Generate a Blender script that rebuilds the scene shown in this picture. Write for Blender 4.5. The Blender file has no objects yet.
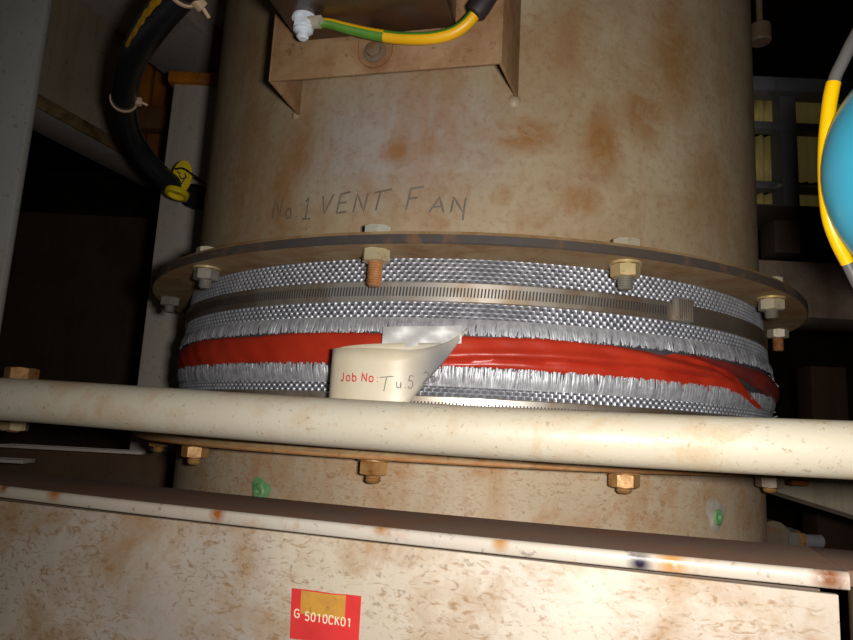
import bpy, bmesh, math, random
from mathutils import Vector, Matrix
random.seed(7)
PI = math.pi
SC = bpy.context.scene
COL = SC.collection

# ------------------------------------------------------------------ camera, world, flash, exposure
FPX, PITCH, ROLL, YAW = 657.14, .162575, .052498, -.014343
CAM = Vector((-.028486, -.561334, 0.0))          # eye level is z = 0, the floor is at z = -1.5
_w = Vector((math.sin(YAW)*math.cos(PITCH), math.cos(YAW)*math.cos(PITCH), math.sin(PITCH)))
_r0 = Vector((math.cos(YAW), -math.sin(YAW), 0)); _u0 = _r0.cross(_w)
_r = _r0*math.cos(ROLL) + _u0*math.sin(ROLL)
_u = -_r0*math.sin(ROLL) + _u0*math.cos(ROLL)
cd = bpy.data.cameras.new('camera'); cam = bpy.data.objects.new('camera', cd); COL.objects.link(cam)
cd.sensor_fit = 'HORIZONTAL'; cd.sensor_width = 36; cd.lens = 36*FPX/853; cd.clip_start = .01
M3 = Matrix((_r, _u, -_w)).transposed()
cam.matrix_world = Matrix.Translation(CAM) @ M3.to_4x4()
SC.camera = cam

wd = bpy.data.worlds.new('world'); SC.world = wd; wd.use_nodes = True
wd.node_tree.nodes['Background'].inputs[0].default_value = (1, .88, .74, 1)
wd.node_tree.nodes['Background'].inputs[1].default_value = .016

# the compact camera's flash, just right of the lens
ld = bpy.data.lights.new('flash', 'AREA'); ld.shape = 'RECTANGLE'; ld.size = .022; ld.size_y = .012
ld.energy = .88; ld.color = (1, .975, .935)
lo = bpy.data.objects.new('flash', ld); COL.objects.link(lo)
ld.spread = math.radians(150)
lo.matrix_world = Matrix.Translation(CAM + _r*.026 + _u*.006 + _w*.004) @ M3.to_4x4() @ Matrix.Rotation(math.radians(-15), 4, 'Y') @ Matrix.Rotation(math.radians(-5), 4, 'X')

SC.view_settings.view_transform = 'Standard'; SC.view_settings.look = 'None'
SC.view_settings.gamma = 1; SC.view_settings.use_curve_mapping = False
SC.view_settings.exposure = 0.0

def at(x, y, depth):                              # photo pixel + distance -> world point
    return CAM + depth*(_w + (x-426.5)/FPX*_r - (y-320)/FPX*_u)
def at_z(x, y, z):
    d = _w + (x-426.5)/FPX*_r - (y-320)/FPX*_u
    return CAM + d*(z/d.z)
def cyl(R, deg, z):
    a = math.radians(deg); return Vector((R*math.sin(a), -R*math.cos(a), z))

# ------------------------------------------------------------------ materials
def srgb(r, g, b):
    return tuple(((c/255)/12.92 if c/255 <= .04045 else ((c/255+.055)/1.055)**2.4) for c in (r, g, b)) + (1,)

class NT:
    def __init__(s, name):
        s.m = bpy.data.materials.new(name); s.m.use_nodes = True
        s.t = s.m.node_tree; s.b = s.t.nodes['Principled BSDF']
        s.co = s.t.nodes.new('ShaderNodeTexCoord').outputs['Object']
    def n(s, typ, **kw):
        o = s.t.nodes.new('ShaderNode'+typ)
        for k, v in kw.items(): setattr(o, k, v)
        return o
    def link(s, a, b): s.t.links.new(a, b)
    def mapped(s, scale=(1, 1, 1), rot=(0, 0, 0)):
        m = s.n('Mapping'); s.link(s.co, m.inputs[0]); m.inputs['Scale'].default_value = scale; m.inputs['Rotation'].default_value = rot
        return m.outputs[0]
    def noise(s, scale, detail=4, rough=.6, dist=0, vec=None):
        o = s.n('TexNoise'); s.link(vec or s.co, o.inputs['Vector'])
        o.inputs['Scale'].default_value = scale; o.inputs['Detail'].default_value = detail
        o.inputs['Roughness'].default_value = rough; o.inputs['Distortion'].default_value = dist
        return o.outputs['Fac']
    def ramp(s, fac, lo, hi, a=0.0, b=1.0):
        o = s.n('MapRange'); s.link(fac, o.inputs[0])
        for i, v in enumerate((lo, hi, a, b)): o.inputs[i+1].default_value = v
        return o.outputs[0]
    def math(s, op, a, b):
        o = s.n('Math', operation=op, use_clamp=True)
        for i, v in enumerate((a, b)):
            if isinstance(v, (int, float)): o.inputs[i].default_value = v
            else: s.link(v, o.inputs[i])
        return o.outputs[0]
    def mix(s, fac, a, b):
        o = s.n('Mix', data_type='RGBA')
        if isinstance(fac, (int, float)): o.inputs[0].default_value = fac
        else: s.link(fac, o.inputs[0])
        for i, v in ((6, a), (7, b)):
            if isinstance(v, tuple): o.inputs[i].default_value = v
            else: s.link(v, o.inputs[i])
        return o.outputs[2]
    def blob(s, p, size, hard=.35):               # soft patch with its own place on the thing
        m = s.n('Mapping'); m.vector_type = 'POINT'; s.link(s.co, m.inputs[0])
        m.inputs['Scale'].default_value = tuple(1/q for q in size)
        m.inputs['Location'].default_value = tuple(-p[i]/size[i] for i in range(3))
        l = s.n('VectorMath', operation='LENGTH'); s.link(m.outputs[0], l.inputs[0])
        return s.ramp(l.outputs['Value'], 1, hard)
    def finish(s, col, rough=.5, metal=0.0, bump=None, bstr=.2, bdist=.001, spec=None):
        if isinstance(col, tuple): s.b.inputs['Base Color'].default_value = col
        else: s.link(col, s.b.inputs['Base Color'])
        for k, v in (('Roughness', rough), ('Metallic', metal)):
            if isinstance(v, (int, float)): s.b.inputs[k].default_value = v
            else: s.link(v, s.b.inputs[k])
        if spec is not None: s.b.inputs['Specular IOR Level'].default_value = spec
        if bump is not None:
            o = s.n('Bump'); s.link(bump, o.inputs['Height']); o.inputs['Strength'].default_value = bstr; o.inputs['Distance'].default_value = bdist
            s.link(o.outputs[0], s.b.inputs['Normal'])
        return s.m

def plain(name, col, rough=.5, metal=0, var=.25, scale=60, spec=None):
    t = NT(name); n = t.noise(scale, 5)
    dk = tuple(c*(1-var) for c in col[:3]) + (1,); lt = tuple(min(1, c*(1+var*.6)) for c in col[:3]) + (1,)
    return t.finish(t.mix(t.ramp(n, .3, .7), dk, lt), rough, metal, n, .15, .0006, spec)

def rusty(name, base, alt, rust, lo=.55, hi=.72, scale=30, rough=.5, metal=0, fine=220, streak=True, worm=0, dark=None, spec=.4):
    """worn paint or steel: two base tones, rust patches, vertical streaks, fine flecks"""
    t = NT(name)
    big = t.noise(7, 4, .6)
    col = t.mix(t.ramp(big, .35, .65), base, alt)
    med = t.noise(scale, 8, .68, .4)
    col = t.mix(t.math('MULTIPLY', t.ramp(med, lo, hi), .7), col, rust)
    if streak:
        st = t.noise(1, 5, .6, 0, t.mapped((60, 60, 5)))
        col = t.mix(t.math('MULTIPLY', t.ramp(st, .52, .78), .5), col, rust)
    fl = t.noise(fine, 3, .6)
    col = t.mix(t.math('MULTIPLY', t.ramp(fl, .62, .7), .45), col, dark or tuple(c*.45 for c in rust[:3])+(1,))
    if worm:
        v = t.mapped((1, 1, 2.2))
        wn = t.noise(worm, 4, .62, 1.4, v); ms = t.noise(18, 3, .6)
        k = t.math('MULTIPLY', t.ramp(wn, .53, .66), t.ramp(ms, .32, .55))
        col = t.mix(t.math('MULTIPLY', k, .7), col, tuple(c*.78 for c in rust[:3])+(1,))
    rg = t.ramp(med, .4, .75, rough, min(1, rough+.25))
    return t.finish(col, rg, metal, fl, .25, .0005, spec)

def duct_material():
    t = NT('duct_paint')
    big = t.noise(9, 5, .6)
    col = t.mix(t.ramp(big, .3, .7), srgb(176, 158, 130), srgb(154, 134, 106))
    cool = t.math('MULTIPLY', t.blob(cyl(.225, -15, .155), (.085, .07, .048)), .8)
    col = t.mix(cool, col, srgb(158, 150, 146))
    st = t.noise(1, 6, .65, .3, t.mapped((38, 38, 7)))
    col = t.mix(t.math('MULTIPLY', t.ramp(st, .48, .75), .55), col, srgb(150, 104, 58))
    orange = srgb(142, 96, 46)
    nz = t.noise(55, 8, .7, .5)
    sp = [((-30, .16), (.012, .02, .03), .7), ((-33.5, .135), (.013, .03, .05), .65), ((-14, .150), (.014, .02, .010), .8), ((-9.5, .152), (.008, .02, .010), .4), ((3.5, .160), (.026, .02, .014), .9),
          ((15, .160), (.017, .02, .026), .9), ((22, .185), (.022, .02, .03), .75), ((12, .125), (.016, .02, .012), .7), ((1, .125), (.007, .02, .008), .7), ((28, .23), (.03, .03, .05), .7), ((36, .15), (.03, .03, .04), .45), ((-42, .15), (.03, .03, .07), .3),
          ((8, .215), (.03, .03, .03), .5), ((-46, .24), (.03, .03, .04), .5)]
    for (a, z), s, k in sp:
        m = t.math('MULTIPLY', t.blob(cyl(.225, a, z), s, .3), t.ramp(nz, .36, .52, .3, 1))
        col = t.mix(t.math('MULTIPLY', m, k), col, orange)
    fl = t.noise(240, 5, .7)
    col = t.mix(t.math('MULTIPLY', t.ramp(fl, .5, .72), .45), col, srgb(124, 84, 44))
    m2 = t.noise(28, 8, .72, .6)
    col = t.mix(t.math('MULTIPLY', t.ramp(m2, .48, .68), .45), col, srgb(138, 96, 52))
    return t.finish(col, t.ramp(nz, .3, .7, .42, .6), 0, fl, .25, .0005, .4)

MAT = {}
MAT['duct'] = duct_material()
MAT['lower_duct'] = rusty('lower_duct_paint', srgb(190, 170, 142), srgb(168, 150, 128), srgb(164, 112, 58), .46, .7, 60, .5, worm=230, fine=380)
MAT['flange'] = rusty('flange_steel', srgb(176, 150, 112), srgb(150, 122, 84), srgb(132, 88, 44), .42, .62, 45, .6, streak=False)
MAT['rim'] = rusty('flange_rim', srgb(60, 56, 56), srgb(72, 60, 50), srgb(124, 84, 48), .56, .72, 60, .6, streak=False)
MAT['rim_lower'] = rusty('lower_rim', srgb(178, 136, 90), srgb(156, 116, 76), srgb(160, 98, 48), .4, .6, 60, .6, streak=False)
MAT['casing'] = rusty('casing_paint', srgb(192, 178, 158), srgb(166, 154, 144), srgb(150, 110, 62), .46, .66, 34, .5, streak=False, worm=170, fine=300)
MAT['lip_top'] = rusty('lip_top_dirt', srgb(110, 88, 74), srgb(92, 70, 58), srgb(120, 74, 42), .45, .65, 30, .75, streak=False)
MAT['lip_edge'] = rusty('lip_edge_paint', srgb(196, 186, 172), srgb(178, 164, 148), srgb(170, 110, 52), .56, .68, 30, .3, streak=False, dark=srgb(60, 44, 44))
def stain_lip(mat, pts):
    nt = mat.node_tree; b_ = nt.nodes['Principled BSDF']; src = b_.inputs['Base Color'].links[0].from_socket
    t = NT.__new__(NT); t.m = mat; t.t = nt; t.b = b_; t.co = next(n for n in nt.nodes if n.type == 'TEX_COORD').outputs['Object']
    nz = t.noise(260, 5, .7)
    for p, r, c in pts:
        src = t.mix(t.math('MULTIPLY', t.blob(p, (r, r, r), .2), t.ramp(nz, .28, .44)), src, c)
    nt.links.new(src, b_.inputs['Base Color'])
def on_lip(x, y):                                 # point on the casing's front edge
    a_, b_ = at_z(0, 485, -.0353), at_z(849.5, 572.2, -.0353); n_ = (b_-a_).cross(Vector((0, 0, 1))).normalized()
    d = at(x, y, 1)-CAM; return CAM + d*((a_-CAM).dot(n_)/d.dot(n_))
stain_lip(MAT['lip_edge'], [(on_lip(640, 563), .0048, srgb(36, 26, 44)), (on_lip(672, 563), .0065, srgb(186, 128, 68)), (on_lip(830, 578), .006, srgb(120, 70, 34)),
    (on_lip(217, 514), .0045, srgb(150, 88, 36)), (on_lip(54, 492), .0055, srgb(160, 98, 44)), (on_lip(3, 487), .004, srgb(130, 76, 34)), (on_lip(380, 528), .003, srgb(166, 120, 70)), (on_lip(500, 543), .004, srgb(170, 124, 74))])
MAT['pipe'] = rusty('pipe_paint', srgb(206, 197, 178), srgb(196, 184, 160), srgb(184, 140, 84), .52, .74, 34, .36, streak=False, fine=420)
MAT['bracket'] = rusty('bracket_paint', srgb(166, 140, 108), srgb(144, 112, 78), srgb(120, 72, 32), .42, .66, 34, .5)
MAT['box'] = rusty('oily_box_paint', srgb(74, 56, 44), srgb(56, 42, 34), srgb(84, 50, 26), .42, .66, 40, .25, spec=.6)
MAT['zinc'] = rusty('plated_steel', srgb(200, 194, 178), srgb(182, 168, 140), srgb(176, 130, 70), .58, .75, 90, .32, .35, streak=False)
MAT['brass'] = rusty('yellowed_plated_steel', srgb(200, 186, 150), srgb(190, 164, 110), srgb(170, 116, 48), .5, .7, 90, .32, .4, streak=False)
MAT['rust_thread'] = rusty('rusty_thread', srgb(190, 138, 92), srgb(166, 112, 70), srgb(140, 72, 30), .45, .6, 90, .45, .2, streak=False)
MAT['rust_nut'] = rusty('rusty_nut', srgb(186, 146, 92), srgb(160, 116, 66), srgb(140, 84, 36), .42, .62, 110, .4, .25, streak=False)
MAT['grey_nut'] = rusty('grey_nut', srgb(150, 146, 138), srgb(130, 122, 110), srgb(150, 104, 54), .55, .7, 100, .35, .4, streak=False)
MAT['dull'] = rusty('dull_nut', srgb(128, 112, 92), srgb(112, 92, 72), srgb(120, 80, 44), .5, .65, 90, .4, .1, streak=False)
MAT['fabric_base'] = plain('fabric_base', srgb(66, 66, 70), .6)
def silver(name, a, b, rough=.34, metal=.75, sc=90):
    t = NT(name); n = t.noise(sc, 5)
    return t.finish(t.mix(t.ramp(n, .3, .7), a, b), rough, metal, n, .1, .0004)
MAT['thread'] = silver('aluminised_thread', srgb(146, 147, 154), srgb(186, 186, 192), .42, .6)
MAT['fray'] = silver('frayed_fibre', srgb(150, 150, 154), srgb(196, 196, 200), .45, .35, 240)
MAT['foil'] = silver('foil_patch', srgb(176, 174, 172), srgb(214, 212, 208), .55, .2, 60)
def band_material():
    t = NT('clamp_steel'); n = t.noise(26, 5, .6)
    c = t.mix(t.ramp(n, .42, .62), srgb(206, 200, 190), srgb(150, 130, 108))
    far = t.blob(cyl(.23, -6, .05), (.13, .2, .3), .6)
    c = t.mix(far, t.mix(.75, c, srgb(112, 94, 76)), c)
    return t.finish(c, t.ramp(n, .3, .7, .26, .5), .7, n, .05, .0004)
MAT['clamp'] = band_material()
def red_material(name, base, dark):
    t = NT(name); n = t.noise(40, 5, .6)
    m = t.noise(300, 3, .5)
    c = t.mix(t.ramp(n, .35, .7), base, dark)
    return t.finish(c, t.ramp(n, .3, .7, .28, .42), 0, m, .25, .0005, .55)
MAT['red'] = red_material('red_silicone', srgb(190, 56, 32), srgb(172, 44, 26))
MAT['dark_red'] = red_material('dark_red_silicone', srgb(146, 48, 38), srgb(100, 46, 44))
def tag_material():
    t = NT('tag_paper'); n = t.noise(50, 5, .6)
    c = t.mix(t.ramp(n, .35, .7), srgb(226, 214, 190), srgb(214, 198, 168))
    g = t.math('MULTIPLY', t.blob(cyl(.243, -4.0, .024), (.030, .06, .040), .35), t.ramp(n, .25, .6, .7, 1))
    c = t.mix(g, c, srgb(140, 140, 141))  # grey shading of the loop's receding right end, painted into the paper colour
    return t.finish(c, .42, 0, n, .05, .0004, .5)
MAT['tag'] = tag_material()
MAT['print_red'] = plain('red_print', srgb(206, 60, 60), .5, 0, .1)
MAT['ink'] = plain('ink', srgb(112, 104, 102), .6, 0, .2)
MAT['pencil'] = plain('marker_pencil', srgb(112, 102, 88), .6, 0, .25, 200)
MAT['sticker'] = plain('sticker_red', srgb(222, 60, 58), .4, 0, .15, 80)
MAT['peel'] = rusty('peeled_label', srgb(206, 150, 62), srgb(196, 138, 50), srgb(176, 120, 60), .5, .7, 120, .5, streak=True, fine=400)
MAT['white_print'] = plain('white_print', srgb(246, 226, 196), .5, 0, .05)
MAT['green'] = plain('green_plug', srgb(112, 158, 104), .5, 0, .3, 300)
MAT['smear'] = plain('white_sealant', srgb(178, 168, 152), .5, 0, .2, 200)
MAT['grey_post'] = rusty('post_paint', srgb(176, 176, 172), srgb(166, 164, 158), srgb(140, 116, 86), .62, .8, 20, .5)
MAT['far_post'] = rusty('far_post_paint', srgb(198, 186, 174), srgb(188, 176, 164), srgb(150, 112, 66), .66, .8, 20, .5)
MAT['girder'] = rusty('girder_paint', srgb(196, 180, 156), srgb(178, 162, 138), srgb(120, 84, 50), .6, .8, 16, .6)
MAT['girder_edge'] = rusty('girder_edge_rust', srgb(188, 160, 112), srgb(120, 84, 44), srgb(58, 36, 20), .46, .54, 16, .7)
MAT['soffit'] = rusty('soffit_paint', srgb(216, 200, 190), srgb(200, 186, 176), srgb(140, 116, 100), .6, .8, 14, .6)
MAT['timber'] = rusty('orange_timber', srgb(206, 124, 24), srgb(170, 98, 24), srgb(120, 66, 20), .45, .7, 14, .6)
MAT['timber_rail'] = rusty('brown_rail', srgb(150, 112, 70), srgb(140, 100, 62), srgb(110, 66, 30), .45, .7, 14, .6)
MAT['hose'] = plain('black_rubber', srgb(40, 42, 46), .32, 0, .3, 50, .5)
MAT['hose_paint'] = plain('yellow_hose_mark', srgb(246, 176, 20), .5, 0, .4, 160)
MAT['tie'] = plain('pale_cable_tie', srgb(216, 184, 150), .45, 0, .15)
MAT['yellow_tag'] = plain('yellow_plastic', srgb(236, 206, 24), .45, 0, .12)
MAT['black'] = plain('black_plastic', srgb(22, 22, 24), .5, 0, .2)
MAT['earth_green'] = plain('earth_green', srgb(84, 136, 44), .4, 0, .2)
MAT['earth_yellow'] = plain('earth_yellow', srgb(236, 176, 14), .4, 0, .15)
MAT['braid'] = plain('black_sleeve', srgb(46, 36, 38), .55, 0, .35, 300)
MAT['white_paint'] = plain('white_blue_paint', srgb(220, 228, 236), .4, 0, .15, 260)
MAT['teal'] = plain('teal_plastic', srgb(64, 160, 188), .3, 0, .06, 30, .5)
MAT['cord_yellow'] = plain('yellow_sleeve', srgb(250, 196, 0), .35, 0, .06)
MAT['cord_grey'] = plain('grey_shrink', srgb(120, 116, 112), .35, .3, .2)
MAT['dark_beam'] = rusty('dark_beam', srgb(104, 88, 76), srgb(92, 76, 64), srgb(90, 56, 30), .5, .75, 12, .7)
MAT['cross_beam'] = rusty('cross_beam_paint', srgb(158, 138, 122), srgb(140, 120, 104), srgb(110, 74, 44), .5, .75, 12, .7)
MAT['wall'] = rusty('wall_grime', srgb(104, 92, 80), srgb(84, 72, 62), srgb(70, 46, 30), .5, .75, 6, .8)
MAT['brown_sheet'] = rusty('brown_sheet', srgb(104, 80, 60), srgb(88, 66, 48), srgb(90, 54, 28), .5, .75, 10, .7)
MAT['ceil'] = rusty('ceiling_grime', srgb(70, 50, 38), srgb(56, 40, 30), srgb(60, 34, 18), .5, .75, 6, .8)
MAT['frame'] = rusty('window_frame_paint', srgb(134, 132, 136), srgb(116, 115, 120), srgb(80, 60, 44), .6, .8, 10, .5)
MAT['pane'] = rusty('ribbed_yellow_pane', srgb(206, 190, 120), srgb(190, 170, 100), srgb(150, 126, 70), .55, .75, 30, .4)
_pb = MAT['pane'].node_tree.nodes['Principled BSDF']; _pb.inputs['Emission Color'].default_value = srgb(206, 184, 110); _pb.inputs['Emission Strength'].default_value = .035   # lit from the room beyond

# ------------------------------------------------------------------ mesh builder
class MB:
    def __init__(s): s.v = []; s.f = []; s.m = []
    def vert(s, p): s.v.append(tuple(p)); return len(s.v)-1
    def face(s, ids, m=0): s.f.append(tuple(ids)); s.m.append(m)
    def grid(s, rows, m=0, closed_u=False, closed_v=False, flip=False):
        base = len(s.v); nr = len(rows); nc = len(rows[0])
        for r in rows:
            for p in r: s.v.append(tuple(p))
        for i in range(nr if closed_v else nr-1):
            for j in range(nc if closed_u else nc-1):
                a = base+i*nc+j; b = base+i*nc+(j+1) % nc
                c = base+((i+1) % nr)*nc+(j+1) % nc; d = base+((i+1) % nr)*nc+j
                s.face((d, c, b, a) if flip else (a, b, c, d), m(i, j) if callable(m) else m)
        return base
    def box(s, c, ax, ay, az, hx, hy, hz, bev=0, m=0):
        """oriented box; ax, ay, az unit vectors; half sizes; small chamfer"""
        bm = bmesh.new(); bmesh.ops.create_cube(bm, size=2)
        for v in bm.verts: v.co = Vector((v.co.x*hx, v.co.y*hy, v.co.z*hz))
        if bev: bmesh.ops.bevel(bm, geom=bm.edges[:], offset=bev, segments=2, affect='EDGES', profile=.5)
        base = len(s.v); bm.verts.index_update()
        for v in bm.verts: s.v.append(tuple(c + ax*v.co.x + ay*v.co.y + az*v.co.z))
        for f in bm.faces: s.face([base+v.index for v in f.verts], m)
        bm.free()
    def prism(s, pts, d, m=0):
        """outline pts pushed by vector d"""
        n = len(pts); base = len(s.v)
        for p in pts: s.v.append(tuple(p))
        for p in pts: s.v.append(tuple(Vector(p)+d))
        s.face(range(base, base+n), m); s.face(range(base+2*n-1, base+n-1, -1), m)
        for i in range(n):
            j = (i+1) % n; s.face((base+i, base+n+i, base+n+j, base+j), m)
    def lathe(s, prof, o, ax, seg=24, m=0, caps=True, ref=None, a0=0):
        """prof list of (radius, height) about axis ax from o"""
        ax = Vector(ax).normalized(); e = Vector(ref) if ref else (Vector((1, 0, 0)) if abs(ax.x) < .9 else Vector((0, 1, 0)))
        e = (e - ax*e.dot(ax)).normalized(); g = ax.cross(e); o = Vector(o)
        rows = [[o + ax*h + (e*math.cos(a0+2*PI*k/seg) + g*math.sin(a0+2*PI*k/seg))*r for k in range(seg)] for r, h in prof]
        b = s.grid(rows, m, closed_u=True)
        if caps:
            s.face(range(b+seg-1, b-1, -1), m if not callable(m) else 0)
            e_ = b+(len(prof)-1)*seg; s.face(range(e_, e_+seg), m if not callable(m) else 0)
    def tube(s, pts, rad, seg=14, m=0, caps=True, twist=0):
        pts = [Vector(p) for p in pts]; n = len(pts)
        R = rad if isinstance(rad, (list, tuple)) else [rad]*n
        T = [(pts[min(i+1, n-1)]-pts[max(i-1, 0)]).normalized() for i in range(n)]
        e = T[0].orthogonal().normalized(); rows = []
        for i in range(n):
            e = (e - T[i]*e.dot(T[i])).normalized(); g = T[i].cross(e); tw = twist*i/max(1, n-1)
            rows.append([pts[i] + (e*math.cos(2*PI*k/seg+tw)+g*math.sin(2*PI*k/seg+tw))*R[i] for k in range(seg)])
        b = s.grid(rows, m, closed_u=True)
        if caps:
            s.face(range(b+seg-1, b-1, -1)); s.face(range(b+(n-1)*seg, b+n*seg))
    def build(s, name, mat, parent=None, smooth=40, normals=True):
        me = bpy.data.meshes.new(name); me.from_pydata(s.v, [], s.f)
        for q in (mat if isinstance(mat, (list, tuple)) else [mat]): me.materials.append(q)
        me.polygons.foreach_set('material_index', s.m)
        if normals:
            bm = bmesh.new(); bm.from_mesh(me); bmesh.ops.recalc_face_normals(bm, faces=bm.faces); bm.to_mesh(me); bm.free()
        if smooth:
            me.polygons.foreach_set('use_smooth', [True]*len(me.polygons))
            me.set_sharp_from_angle(angle=math.radians(smooth))
        me.update()
        o = bpy.data.objects.new(name, me); COL.objects.link(o)
        if parent is not None: o.parent = parent; o.matrix_parent_inverse = Matrix.Translation(parent.location).inverted()
        return o

def thing(name, label, cat, loc, group=None):
    o = bpy.data.objects.new(name, None); COL.objects.link(o); o.location = loc; o.empty_display_size = .02
    o['label'] = label; o['category'] = cat
    if group: o['group'] = group
    return o
def tag(o, label, cat, group=None):
    o['label'] = label; o['category'] = cat
    if group: o['group'] = group
    return o
def struct(o): o['kind'] = 'structure'; return o
def stuff(o): o['kind'] = 'stuff'; return o
X, Y, Z = Vector((1, 0, 0)), Vector((0, 1, 0)), Vector((0, 0, 1))

def smooth_path(pts, n=8):                        # Catmull-Rom
    P = [Vector(p) for p in pts]; P = [P[0]*2-P[1]] + P + [P[-1]*2-P[-2]]; out = []
    for i in range(1, len(P)-2):
        for k in range(n):
            t = k/n; a, b, c, d = P[i-1:i+3]
            out.append(.5*((2*b)+(c-a)*t+(2*a-5*b+4*c-d)*t*t+(3*b-a-3*c+d)*t**3))
    out.append(P[-2]); return out

def ring(R, z, a0, a1, n): return [cyl(R, a0+(a1-a0)*k/n, z) for k in range(n+1)]

# ------------------------------------------------------------------ room shell
FLOOR, CEIL = -1.5, 1.25
b = MB(); b.box(Vector((0, .6, FLOOR-.03)), X, Y, Z, 2.2, 2.2, .03); struct(b.build('floor', MAT['wall']))
b = MB()
hole = 48
for (x0, x1, y0, y1) in ((-2.2, -.27, -1.6, 2.8), (.27, 2.2, -1.6, 2.8), (-.27, .27, -1.6, -.27), (-.27, .27, .27, 2.8)):
    b.box(Vector(((x0+x1)/2, (y0+y1)/2, CEIL+.03)), X, Y, Z, (x1-x0)/2, (y1-y0)/2, .03)
struct(b.build('ceiling', MAT['ceil']))
for nm, c, hx, hy in (('wall_left', (-2.2, .6), .03, 2.2), ('wall_right', (2.2, .6), .03, 2.2), ('wall_back', (0, 2.8), 2.2, .03)):
    b = MB(); b.box(Vector((c[0], c[1], (FLOOR+CEIL)/2)), X, Y, Z, hx, hy, (CEIL-FLOOR)/2); struct(b.build(nm, MAT['wall']))

# ------------------------------------------------------------------ stroke lettering
ST = {
 'G': [[(.85,.85),(.7,.97),(.3,.97),(.08,.75),(.08,.25),(.3,.03),(.7,.03),(.88,.2),(.88,.48),(.55,.48)]],
 '5': [[(.85,.97),(.2,.97),(.15,.55),(.5,.62),(.8,.5),(.85,.25),(.65,.04),(.3,.03),(.1,.15)]],
 '0': [[(.5,.98),(.2,.88),(.1,.5),(.2,.12),(.5,.02),(.8,.12),(.9,.5),(.8,.88),(.5,.98)]],
 '1': [[(.25,.78),(.55,.97),(.55,.03)]],
 'C': [[(.88,.8),(.7,.97),(.3,.97),(.1,.7),(.1,.3),(.3,.03),(.7,.03),(.88,.2)]],
 'K': [[(.15,.97),(.15,.03)],[(.85,.97),(.15,.42)],[(.38,.6),(.88,.03)]],
 'J': [[(.65,.97),(.65,.2),(.5,.03),(.25,.03),(.1,.2)]],
 'o': [[(.5,.66),(.2,.58),(.1,.34),(.2,.1),(.5,.02),(.8,.1),(.9,.34),(.8,.58),(.5,.66)]],
 'b': [[(.12,.97),(.12,.03)],[(.12,.5),(.4,.66),(.75,.56),(.88,.34),(.75,.1),(.4,.02),(.12,.18)]],
 'N': [[(.1,.03),(.1,.97),(.88,.03),(.88,.97)]],
 ':': [[(.4,.55),(.55,.55)],[(.4,.08),(.55,.08)]],
 '.': [[(.4,.06),(.55,.03)]],
 'V': [[(.05,.97),(.48,.03),(.92,1.0)]],
 'E': [[(.15,1.0),(.15,.03),(.9,.06)],[(.15,.98),(.9,1.05)],[(.15,.52),(.75,.55)]],
 'T': [[(.02,.9),(1.25,1.02)],[(.45,.94),(.42,.0)]],
 'F': [[(.15,1.0),(.1,.0)],[(.1,.98),(.95,1.05)],[(.13,.5),(.7,.55)]],
 'A': [[(.02,.02),(.5,.95),(.95,.02)],[(.25,.35),(.8,.38)]],
 'a': [[(.85,.6),(.5,.66),(.15,.5),(.12,.2),(.4,.03),(.75,.2),(.85,.6),(.9,.03)]],
 'u': [[(.1,.62),(.12,.15),(.45,.03),(.8,.2),(.85,.62),(.9,.03)]],
 '2': [[(.1,.8),(.4,1.0),(.8,.85),(.75,.55),(.1,.05),(.9,.05)]],
 '6': [[(.75,.97),(.3,.7),(.1,.3),(.4,.02),(.8,.2),(.75,.45),(.4,.52),(.15,.35)]],
 '7': [[(.1,.95),(.9,.97),(.4,.0)]],
 '/': [[(.8,1.05),(.2,-.1)]],
}
def strokes(mb, lines, surf, w):
    """ribbons along polylines given in (u, v) on surface surf(u, v) -> (point, normal)"""
    for ln in lines:
        pts = []
        for i in range(len(ln)-1):
            for k in range(3):
                t = k/3; pts.append((ln[i][0]*(1-t)+ln[i+1][0]*t, ln[i][1]*(1-t)+ln[i+1][1]*t))
        pts.append(ln[-1]); rows = []
        for i, p in enumerate(pts):
            q, n = surf(*p); a, _ = surf(*pts[max(0, i-1)]); c, _ = surf(*pts[min(len(pts)-1, i+1)])
            t = (c-a).normalized() if (c-a).length > 1e-9 else X
            s = n.cross(t).normalized()*w/2
            rows.append([q-s, q-s*.6+n*.00008, q+s*.6+n*.00008, q+s])
        mb.grid(rows)
def text_lines(txt, x, y, h, wd, gap, slant=0, jit=0):
    out = []
    for ch in txt:
        if ch != ' ':
            jy = random.uniform(-jit, jit)*h
            for ln in ST[ch]:
                out.append([(x+px*wd+py*h*slant, y+py*h+jy) for px, py in ln])
        x += wd*(.55 if ch in '.:' else 1) + gap if ch != ' ' else wd*.8
    return out

# ------------------------------------------------------------------ upper duct
RD, RF = .225, .2542
ZU0, ZU1 = .0886, .0952
duct = thing('vent_duct', 'large round rust-stained beige duct with pencilled writing above the grey cloth collar', 'duct', (0, 0, ZU0))
b = MB(); b.lathe([(RD, ZU1), (RD, CEIL+.05), (RD-.003, CEIL+.05), (RD-.003, ZU0)], (0, 0, 0), Z, 160, caps=False); b.build('duct_shell', MAT['duct'], duct)
def flange(name, z0, z1, mats, parent, lab):
    b = MB(); n = 160; e = .0007
    prof = [(RD-.001, z0), (RF-e, z0), (RF, z0+e), (RF, z1-.0019), (RF-.0014, z1), (RD-.001, z1)]
    b.lathe(prof, (0, 0, 0), Z, n, m=lambda i, j: 1 if i in (1, 2) else 0, caps=False)
    o = b.build(name, mats, parent, smooth=30); o['label'] = lab; return o
flange('flange', ZU0, ZU1, [MAT['flange'], MAT['rim']], duct, 'brown rusty bolted ring at the foot of the upper duct')
b = MB()
def on_duct(R, off=.0001):
    def s(u, v): return cyl(R+off, math.degrees(u/R), v), cyl(1, math.degrees(u/R), 0)
    return s
u0 = lambda d: math.radians(d)*RD
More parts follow.
